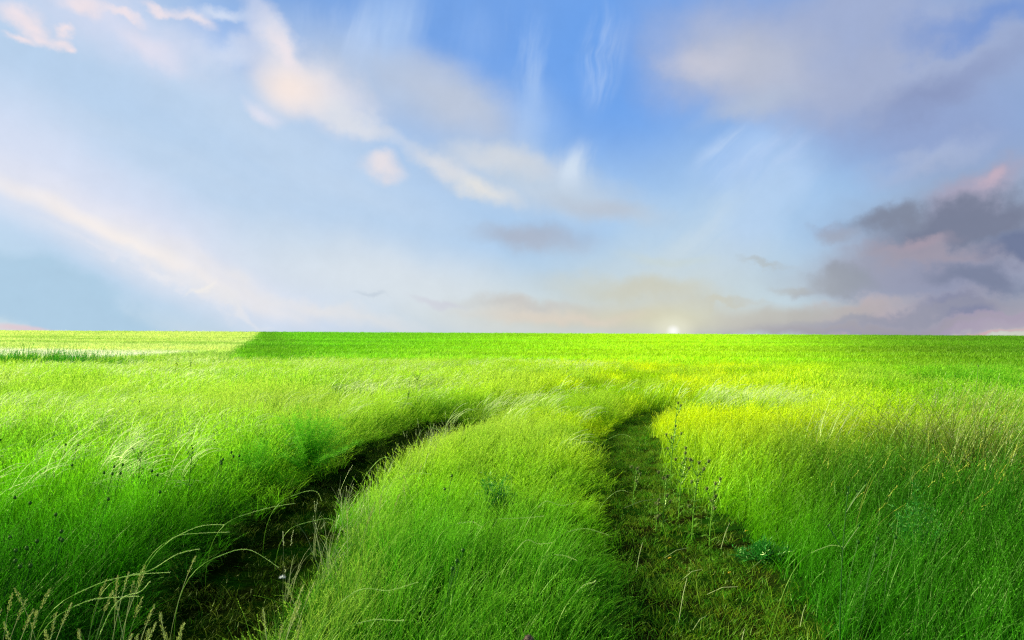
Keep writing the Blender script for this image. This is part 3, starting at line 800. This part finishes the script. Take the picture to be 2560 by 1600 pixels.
# ------------------------------------------------------------------ camera
cam = bpy.data.cameras.new('camera'); co = bpy.data.objects.new('camera', cam); COL.objects.link(co)
cam.sensor_width = 36; cam.lens = F / 2560 * 36; cam.clip_start = .05; cam.clip_end = 12000
co.location = (0, 0, EYE)
co.rotation_mode = 'XYZ'
co.rotation_euler = (R(90) + math.atan((EYEY - 800) / F), R(-.30), 0)
scene.camera = co

# ------------------------------------------------------------------ light
SUN_EL, SUN_AZ = 23., -78.      # azimuth from the view direction, negative = left
sd = np.array([math.cos(R(SUN_EL)) * math.sin(R(SUN_AZ)), math.cos(R(SUN_EL)) * math.cos(R(SUN_AZ)), math.sin(R(SUN_EL))])
sun = bpy.data.lights.new('sun', 'SUN'); sun.energy = 5; sun.angle = R(.5); sun.color = (1, .95, .82)
so = bpy.data.objects.new('sun', sun); COL.objects.link(so)
from mathutils import Vector
so.rotation_euler = Vector(-sd).to_track_quat('-Z', 'Y').to_euler()

w = bpy.data.worlds.new('World'); scene.world = w; w.use_nodes = True
w.node_tree.nodes.clear()
t = NT(w.node_tree)
BG = .1
EXPO = .6
KS = 1 / BG / 2 ** EXPO
D = t.n('ShaderNodeTexCoord').outputs['Generated']
sky = t.n('ShaderNodeTexSky', sky_type='NISHITA'); sky.sun_disc = False
sky.sun_elevation = R(SUN_EL); sky.sun_rotation = R(SUN_AZ); sky.air_density = 1; sky.dust_density = .6; sky.ozone_density = 1.5
# stereographic map of the sky dome, centred on the horizon due north (+Y)
sep = t.n('ShaderNodeSeparateXYZ'); t.L.new(D, sep.inputs[0])
den = t.math('MAXIMUM', t.math('ADD', sep.outputs[1], 1.), .04)
u = t.math('DIVIDE', sep.outputs[0], den); v = t.math('DIVIDE', sep.outputs[2], den)
uvn = t.n('ShaderNodeCombineXYZ'); t.L.new(u, uvn.inputs[0]); t.L.new(v, uvn.inputs[1]); uvn.inputs[2].default_value = 1.; UV = uvn.outputs[0]
def sky_uv(px, py):
    d = np.array([px - 1280, F, EYEY - py]); d = d / np.linalg.norm(d)
    return np.array([d[0] / (1 + d[1]), d[2] / (1 + d[1])])
def nz(scale, detail, rough, off=0.):
    d = t.noise(t.vmath('ADD', UV, (off, off * .7, 0)), scale, detail, rough, 'Color')
    return t.vmath('MULTIPLY', t.vmath('SUBTRACT', d, (.5, .5, .5)), (1, 1, 0))
W1 = nz(5, 4, .55); W2 = nz(24, 7, .58, 3.3)
PX = 1 / (2 * F)
warpA = t.vmath('ADD', UV, t.vmath('ADD', t.scale(W1, 220 * PX), t.scale(W2, 110 * PX)))     # billowy
warpC = t.vmath('ADD', UV, t.vmath('ADD', t.scale(W1, 150 * PX), t.scale(W2, 190 * PX)))     # broken
warpD = t.vmath('ADD', UV, t.vmath('ADD', t.scale(W2, 60 * PX), t.scale(nz(60, 5, .6, 1.7), 50 * PX)))     # small puffs
warpB = t.vmath('ADD', UV, t.vmath('ADD', t.scale(W1, 200 * PX), t.scale(W2, 25 * PX)))     # smooth
def stretched(ang, sx, sy, scale, detail=5, rough=.6):
    mp = t.n('ShaderNodeMapping'); mp.vector_type = 'TEXTURE'
    t.L.new(warpB, mp.inputs[0]); mp.inputs['Rotation'].default_value = (0, 0, R(ang)); mp.inputs['Scale'].default_value = (sx, sy, 1)
    return t.noise(mp.outputs[0], scale, detail, rough)
soft = t.noise(UV, 9, 6, .55)
cur = sky.outputs[0]
def blob(px, py, rx, ry, ang, rgb, a=1., e0=1., e1=.1, warp=None, tex=None, tr=(.35, .65)):
    """a cloud bank: ellipse in the sky with ragged edge. px,py,rx,ry in sky units, ang degrees (counter-clockwise)"""
    global cur
    c = sky_uv(px, py); k = (np.linalg.norm(sky_uv(px + 10, py) - c) / 10)
    ca_, sa_ = math.cos(R(ang)), math.sin(R(ang)); A = 1 / (rx * k); Bq = 1 / (ry * k)
    p = t.vmath('DOT_PRODUCT', warp or warpA, (ca_ * A, sa_ * A, -(c[0] * ca_ + c[1] * sa_) * A))
    q = t.vmath('DOT_PRODUCT', warp or warpA, (-sa_ * Bq, ca_ * Bq, -(-c[0] * sa_ + c[1] * ca_) * Bq))
    r2 = t.math('MULTIPLY_ADD', q, q, t.math('MULTIPLY', p, p))
    m = t.remap(t.math('SQRT', r2), e0, e1, 0., a)
    if tex is not None: m = t.math('MULTIPLY', m, t.remap(tex, tr[0], tr[1]))
    if rgb[0] > 195 and rgb[2] > 205: rgb = (rgb[0], min(255, rgb[1] + 2), min(255, rgb[2] + 3))
    L = lin(*rgb)
    cur = t.mix(m, cur, (L[0] * KS, L[1] * KS, L[2] * KS, 1))
B = warpB
# clear air first
blob(1500, 100, 1500, 900, 0, (112, 164, 238), .85, 1.2, .1, B)
blob(1500, 620, 1500, 420, 0, (176, 208, 238), .75, 1.2, .1, B)
blob(100, 700, 1500, 420, 0, (180, 208, 232), .85, 1.2, .1, B)
blob(350, 350, 1150, 560, -25, (186, 210, 236), .9, 1.15, .35, B)
blob(1540, 130, 260, 240, 0, (106, 162, 236), .75, 1.3, .1, B)
st_l = stretched(-24, 5, 1, 9); st_v = stretched(80, 6, 1, 10); st_r = stretched(50, 5, 1, 12)
fv = stretched(76, 5, 1, 24, 5, .58); fr_ = stretched(36, 5, 1, 24, 5, .58); fl_ = stretched(-22, 5, 1, 30, 6, .65)
# left: broad veils and the long bright streak
blob(560, 430, 820, 300, -20, (200, 216, 236), .8, 1.2, .0, B, st_l, (.3, .6))
blob(60, 420, 560, 220, -28, (214, 222, 242), .85, 1.2, .0, B)
blob(350, 575, 900, 150, -24, (216, 222, 240), .9, 1.2, .1, B)
blob(1000, 720, 560, 130, -12, (222, 227, 231), .8, 1.2, .1, B)
blob(120, 755, 520, 120, -22, (174, 205, 228), .95, 1.05, .6, warpA)
blob(420, 690, 330, 60, -22, (214, 222, 234), .75, 1.2, .1, warpA, st_l, (.4, .62))
blob(300, 580, 640, 80, -24, (232, 229, 237), .8, 1.2, .0, B)
blob(330, 640, 560, 80, -24, (226, 228, 236), .8, 1.2, .0, B, fl_, (.40, .62))
blob(280, 592, 600, 34, -24, (248, 238, 232), .85, 1.2, .0, B)
blob(560, 685, 420, 42, -22, (238, 232, 228), .8, 1.2, .0, warpA, st_l)
blob(400, 690, 240, 22, -26, (232, 231, 236), .85, 1.2, .0, warpC)
blob(570, 752, 130, 16, -18, (232, 230, 232), .8, 1.2, .0, warpC)
blob(250, 640, 160, 14, -26, (226, 228, 238), .7, 1.2, .0, warpC)
blob(520, 722, 50, 8, 24, (244, 238, 232), .8, 1.2, .0)
blob(800, 770, 340, 34, -14, (240, 230, 220), .75, 1.2, .0, warpA, st_l)
blob(40, 815, 160, 14, -4, (226, 200, 206), .8, 1.1, .2, B)
# top left puffs
blob(600, 60, 200, 90, -10, (146, 182, 236), .6, 1.2, .1, B)
blob(300, 60, 460, 140, -14, (212, 217, 238), .8, 1.2, .1, warpA, soft, (.3, .6))
for q in ((25, 30, 70, 40), (60, 60, 50, 26), (75, 88, 56, 24), (128, 98, 30, 30), (142, 66, 34, 18), (150, 118, 22, 18), (190, 8, 90, 34), (30, 94, 50, 16), (300, 40, 60, 16), (395, 30, 50, 16)):
    blob(q[0], q[1], q[2], q[3], -15, (243, 227, 230), .85, 1.25, .0, warpD)
blob(320, 105, 120, 50, -25, (228, 223, 236), .75, 1.2, .0, warpA)
blob(470, 45, 66, 20, -18, (240, 228, 232), .85, 1.3, .0, warpD)
blob(540, 28, 80, 22, 8, (218, 225, 241), .8, 1.3, .0, warpD)
blob(550, 110, 130, 40, 25, (212, 220, 238), .8, 1.3, .1, warpC, soft, (.3, .6))
# cream cloud leaning down to the right
blob(950, 190, 360, 150, -20, (184, 200, 224), .85, 1.15, .2, B)
blob(1130, 235, 220, 100, -25, (190, 200, 218), .85, 1.2, .1, warpA)
blob(690, 60, 140, 48, -58, (226, 225, 236), .85, 1.2, .1, warpA)
blob(770, 190, 220, 92, -38, (224, 222, 230), .9, 1.2, .15, warpA)
blob(870, 290, 170, 34, -28, (220, 222, 230), .85, 1.2, .1, warpA)
blob(720, 195, 130, 84, -20, (248, 231, 223), .95, 1.2, .0, B)
blob(715, 95, 76, 28, -55, (240, 228, 232), .8, 1.2, .0, warpA)
blob(640, 250, 80, 34, -28, (226, 224, 236), .8, 1.2, .1, warpA)
# wisps in the blue
blob(1000, 50, 240, 130, 0, (176, 204, 242), .95, 1.2, .0, B, st_v, (.40, .66))
blob(1300, 270, 110, 130, 20, (176, 204, 242), .6, 1.2, .0, B, st_v, (.45, .66))
blob(1510, 110, 60, 120, -14, (206, 222, 244), .85, 1.3, .0, B, fv, (.44, .64))
blob(1300, 130, 120, 170, 0, (176, 204, 242), .7, 1.2, .0, B, fv, (.44, .66))
blob(850, 60, 160, 110, 0, (186, 208, 242), .7, 1.2, .0, B, fv, (.42, .64))
# middle
blob(1330, 440, 320, 112, -14, (196, 208, 222), .85, 1.2, .15, warpA)
blob(1490, 510, 190, 44, -10, (186, 196, 210), .8, 1.2, .1, warpA)
blob(1230, 375, 220, 46, -4, (212, 215, 221), .8, 1.2, .1, warpA)
blob(945, 412, 60, 40, -12, (230, 222, 226), .95, 1.2, .1, warpA)
blob(1080, 395, 100, 30, -22, (222, 221, 224), .8, 1.2, .1, warpA)
blob(1175, 455, 110, 36, -22, (229, 226, 222), .9, 1.2, .0, warpA)
blob(1430, 385, 80, 60, 50, (212, 224, 238), .85, 1.3, .0, B, fv, (.42, .62))
blob(1540, 400, 60, 50, 50, (190, 212, 238), .7, 1.3, .0, B, fv, (.42, .62))
blob(1300, 592, 190, 48, -4, (172, 182, 200), .9, 1.2, .1, warpA)
blob(1720, 600, 360, 170, 20, (198, 216, 228), .7, 1.2, .0, B, st_r)
blob(1900, 370, 200, 100, 25, (172, 202, 242), .85, 1.2, .0, B)
blob(1860, 355, 160, 60, 26, (204, 220, 242), .9, 1.2, .0, B, fr_, (.42, .62))
blob(1980, 390, 150, 80, 42, (196, 210, 242), .8, 1.2, .0, B, fr_, (.44, .62))
blob(1760, 620, 260, 140, 55, (208, 220, 228), .6, 1.2, .0, B, fr_, (.42, .64))
blob(1900, 520, 320, 130, 45, (180, 208, 240), .75, 1.2, .0, B, st_r, (.40, .62))
# top right bank
blob(2150, 120, 660, 240, -8, (162, 176, 210), .95, 1.15, .4)
blob(1880, 150, 280, 140, -20, (186, 192, 210), .9, 1.2, .1)
blob(1770, 120, 130, 50, -15, (202, 200, 212), .7, 1.2, .0, warpA)
blob(1900, 255, 170, 50, 10, (178, 191, 214), .8, 1.2, .1, warpA)
blob(2380, 330, 420, 180, -6, (146, 164, 206), .9, 1.2, .1)
blob(2200, 190, 260, 110, 24, (166, 177, 206), .7, 1.2, .0, warpC)
blob(2470, 40, 260, 70, 8, (112, 148, 212), .8, 1.2, .0, warpC)
blob(2380, 210, 280, 80, 18, (136, 150, 190), .75, 1.2, .0, warpC)
blob(2330, 390, 190, 60, 18, (172, 186, 216), .75, 1.2, .0, warpC)
# right: heavy evening clouds
blob(2440, 590, 520, 260, 8, (150, 160, 184), .9, 1.15, .3)
blob(2460, 470, 180, 70, 25, (172, 164, 186), .85, 1.2, .0, warpC)
blob(2490, 448, 40, 30, 30, (198, 178, 194), .85, 1.2, .0, warpA)
blob(2430, 560, 330, 96, 10, (120, 127, 150), .95, 1.1, .35, warpC)
blob(2220, 548, 130, 48, 6, (128, 136, 156), .9, 1.2, .2, warpC)
blob(2300, 655, 330, 70, -4, (150, 152, 175), .9, 1.2, .3)
blob(2330, 625, 280, 34, -8, (160, 153, 168), .8, 1.2, .1, warpC)
blob(2300, 598, 110, 18, 6, (172, 158, 172), .7, 1.2, .0, warpA)
blob(2560, 620, 150, 50, 0, (108, 120, 152), .9, 1.2, .3, warpC)
blob(2090, 570, 66, 30, 0, (156, 168, 192), .8, 1.2, .1, warpC)
blob(2300, 700, 430, 76, -4, (146, 151, 177), .92, 1.2, .3)
blob(2110, 682, 120, 44, -4, (138, 146, 166), .95, 1.2, .3, warpC)
blob(1995, 706, 44, 18, 0, (150, 159, 180), .85, 1.2, .2, warpC)
blob(2450, 695, 170, 50, -14, (122, 131, 157), .9, 1.2, .3, warpC)
# low banks along the skyline
blob(2200, 790, 720, 62, 2, (158, 155, 172), .92, 1.2, .4, warpC)
blob(2130, 750, 190, 34, 4, (188, 171, 179), .85, 1.2, .1, warpC)
blob(1900, 785, 360, 40, 6, (174, 172, 172), .9, 1.2, .2, B)
blob(2400, 765, 130, 34, -10, (128, 134, 164), .9, 1.2, .3, warpC)
blob(2480, 795, 150, 20, 4, (176, 160, 182), .8, 1.2, .2, warpC)
blob(2200, 822, 220, 9, 2, (196, 172, 182), .75, 1.2, .1)
blob(2330, 808, 330, 26, 3, (150, 148, 172), .85, 1.2, .3, warpC)
blob(2500, 806, 200, 40, 0, (170, 160, 180), .9, 1.2, .4, warpA)
blob(2280, 770, 380, 22, 4, (150, 152, 170), .75, 1.2, .2, warpC)
blob(2150, 805, 420, 16, 1, (160, 157, 168), .8, 1.2, .2, warpC)
blob(2440, 832, 170, 7, 0, (208, 168, 172), .75, 1.2, .1)
blob(2080, 575, 60, 22, 4, (158, 168, 188), .85, 1.2, .2, warpA)
blob(1960, 700, 60, 14, 0, (160, 168, 182), .8, 1.2, .2, warpA)
blob(1820, 738, 90, 10, -2, (178, 182, 186), .7, 1.2, .2, warpA)
blob(1900, 652, 80, 14, -3, (166, 180, 194), .8, 1.2, .2, warpC)
blob(1790, 735, 70, 12, 0, (182, 186, 184), .75, 1.2, .2, warpC)
# warm air round the low sun
blob(1600, 740, 620, 160, 4, (216, 219, 204), .6, 1.2, .0, B)
blob(1500, 790, 500, 60, 0, (208, 205, 190), .75, 1.2, .0, B)
blob(1310, 752, 190, 22, -2, (202, 200, 196), .85, 1.2, .1, warpA)
blob(1600, 720, 280, 40, -6, (205, 204, 186), .8, 1.2, .1, warpA)
blob(1580, 780, 200, 44, 0, (212, 206, 180), .65, 1.2, .0, B)
blob(1370, 780, 260, 24, -2, (222, 210, 196), .7, 1.2, .1, warpA)
blob(1100, 752, 66, 14, -3, (206, 206, 216), .75, 1.2, .1, warpA)
blob(950, 752, 50, 7, -6, (196, 206, 218), .7, 1.2, .1, warpA)
blob(1640, 640, 140, 20, -4, (200, 212, 212), .7, 1.2, .1, warpA)
blob(1690, 800, 120, 50, 0, (220, 220, 186), .5, 1.3, .0, UV)
# the sun on the skyline
blob(1683, 824, 60, 46, 0, (240, 238, 214), .6, 1.2, .0, UV)
blob(1683, 826, 17, 16, 0, (255, 253, 248), 1., 1.3, .0, UV)
# fine mackerel and streak texture over everything
fine = t.noise(t.vmath('ADD', UV, t.scale(W2, 60 * PX)), 55, 6, .62)
cur = t.scale(cur, t.remap(fine, .25, .75, 1 - .028, 1 + .028, False))
bg = t.n('ShaderNodeBackground'); bg.inputs[1].default_value = BG
t.L.new(cur, bg.inputs[0])
wo = t.n('ShaderNodeOutputWorld'); t.L.new(bg.outputs[0], wo.inputs[0])
w.cycles.sampling_method = 'MANUAL'; w.cycles.sample_map_resolution = 512

# ------------------------------------------------------------------ render settings
scene.view_settings.view_transform = 'Standard'; scene.view_settings.look = 'None'
scene.view_settings.exposure = EXPO; scene.view_settings.gamma = 1
scene.render.engine = 'CYCLES'
cy = scene.cycles
cy.max_bounces = 5; cy.diffuse_bounces = 3; cy.glossy_bounces = 2; cy.transmission_bounces = 4
cy.use_denoising = False
cy.filter_width = 1.3
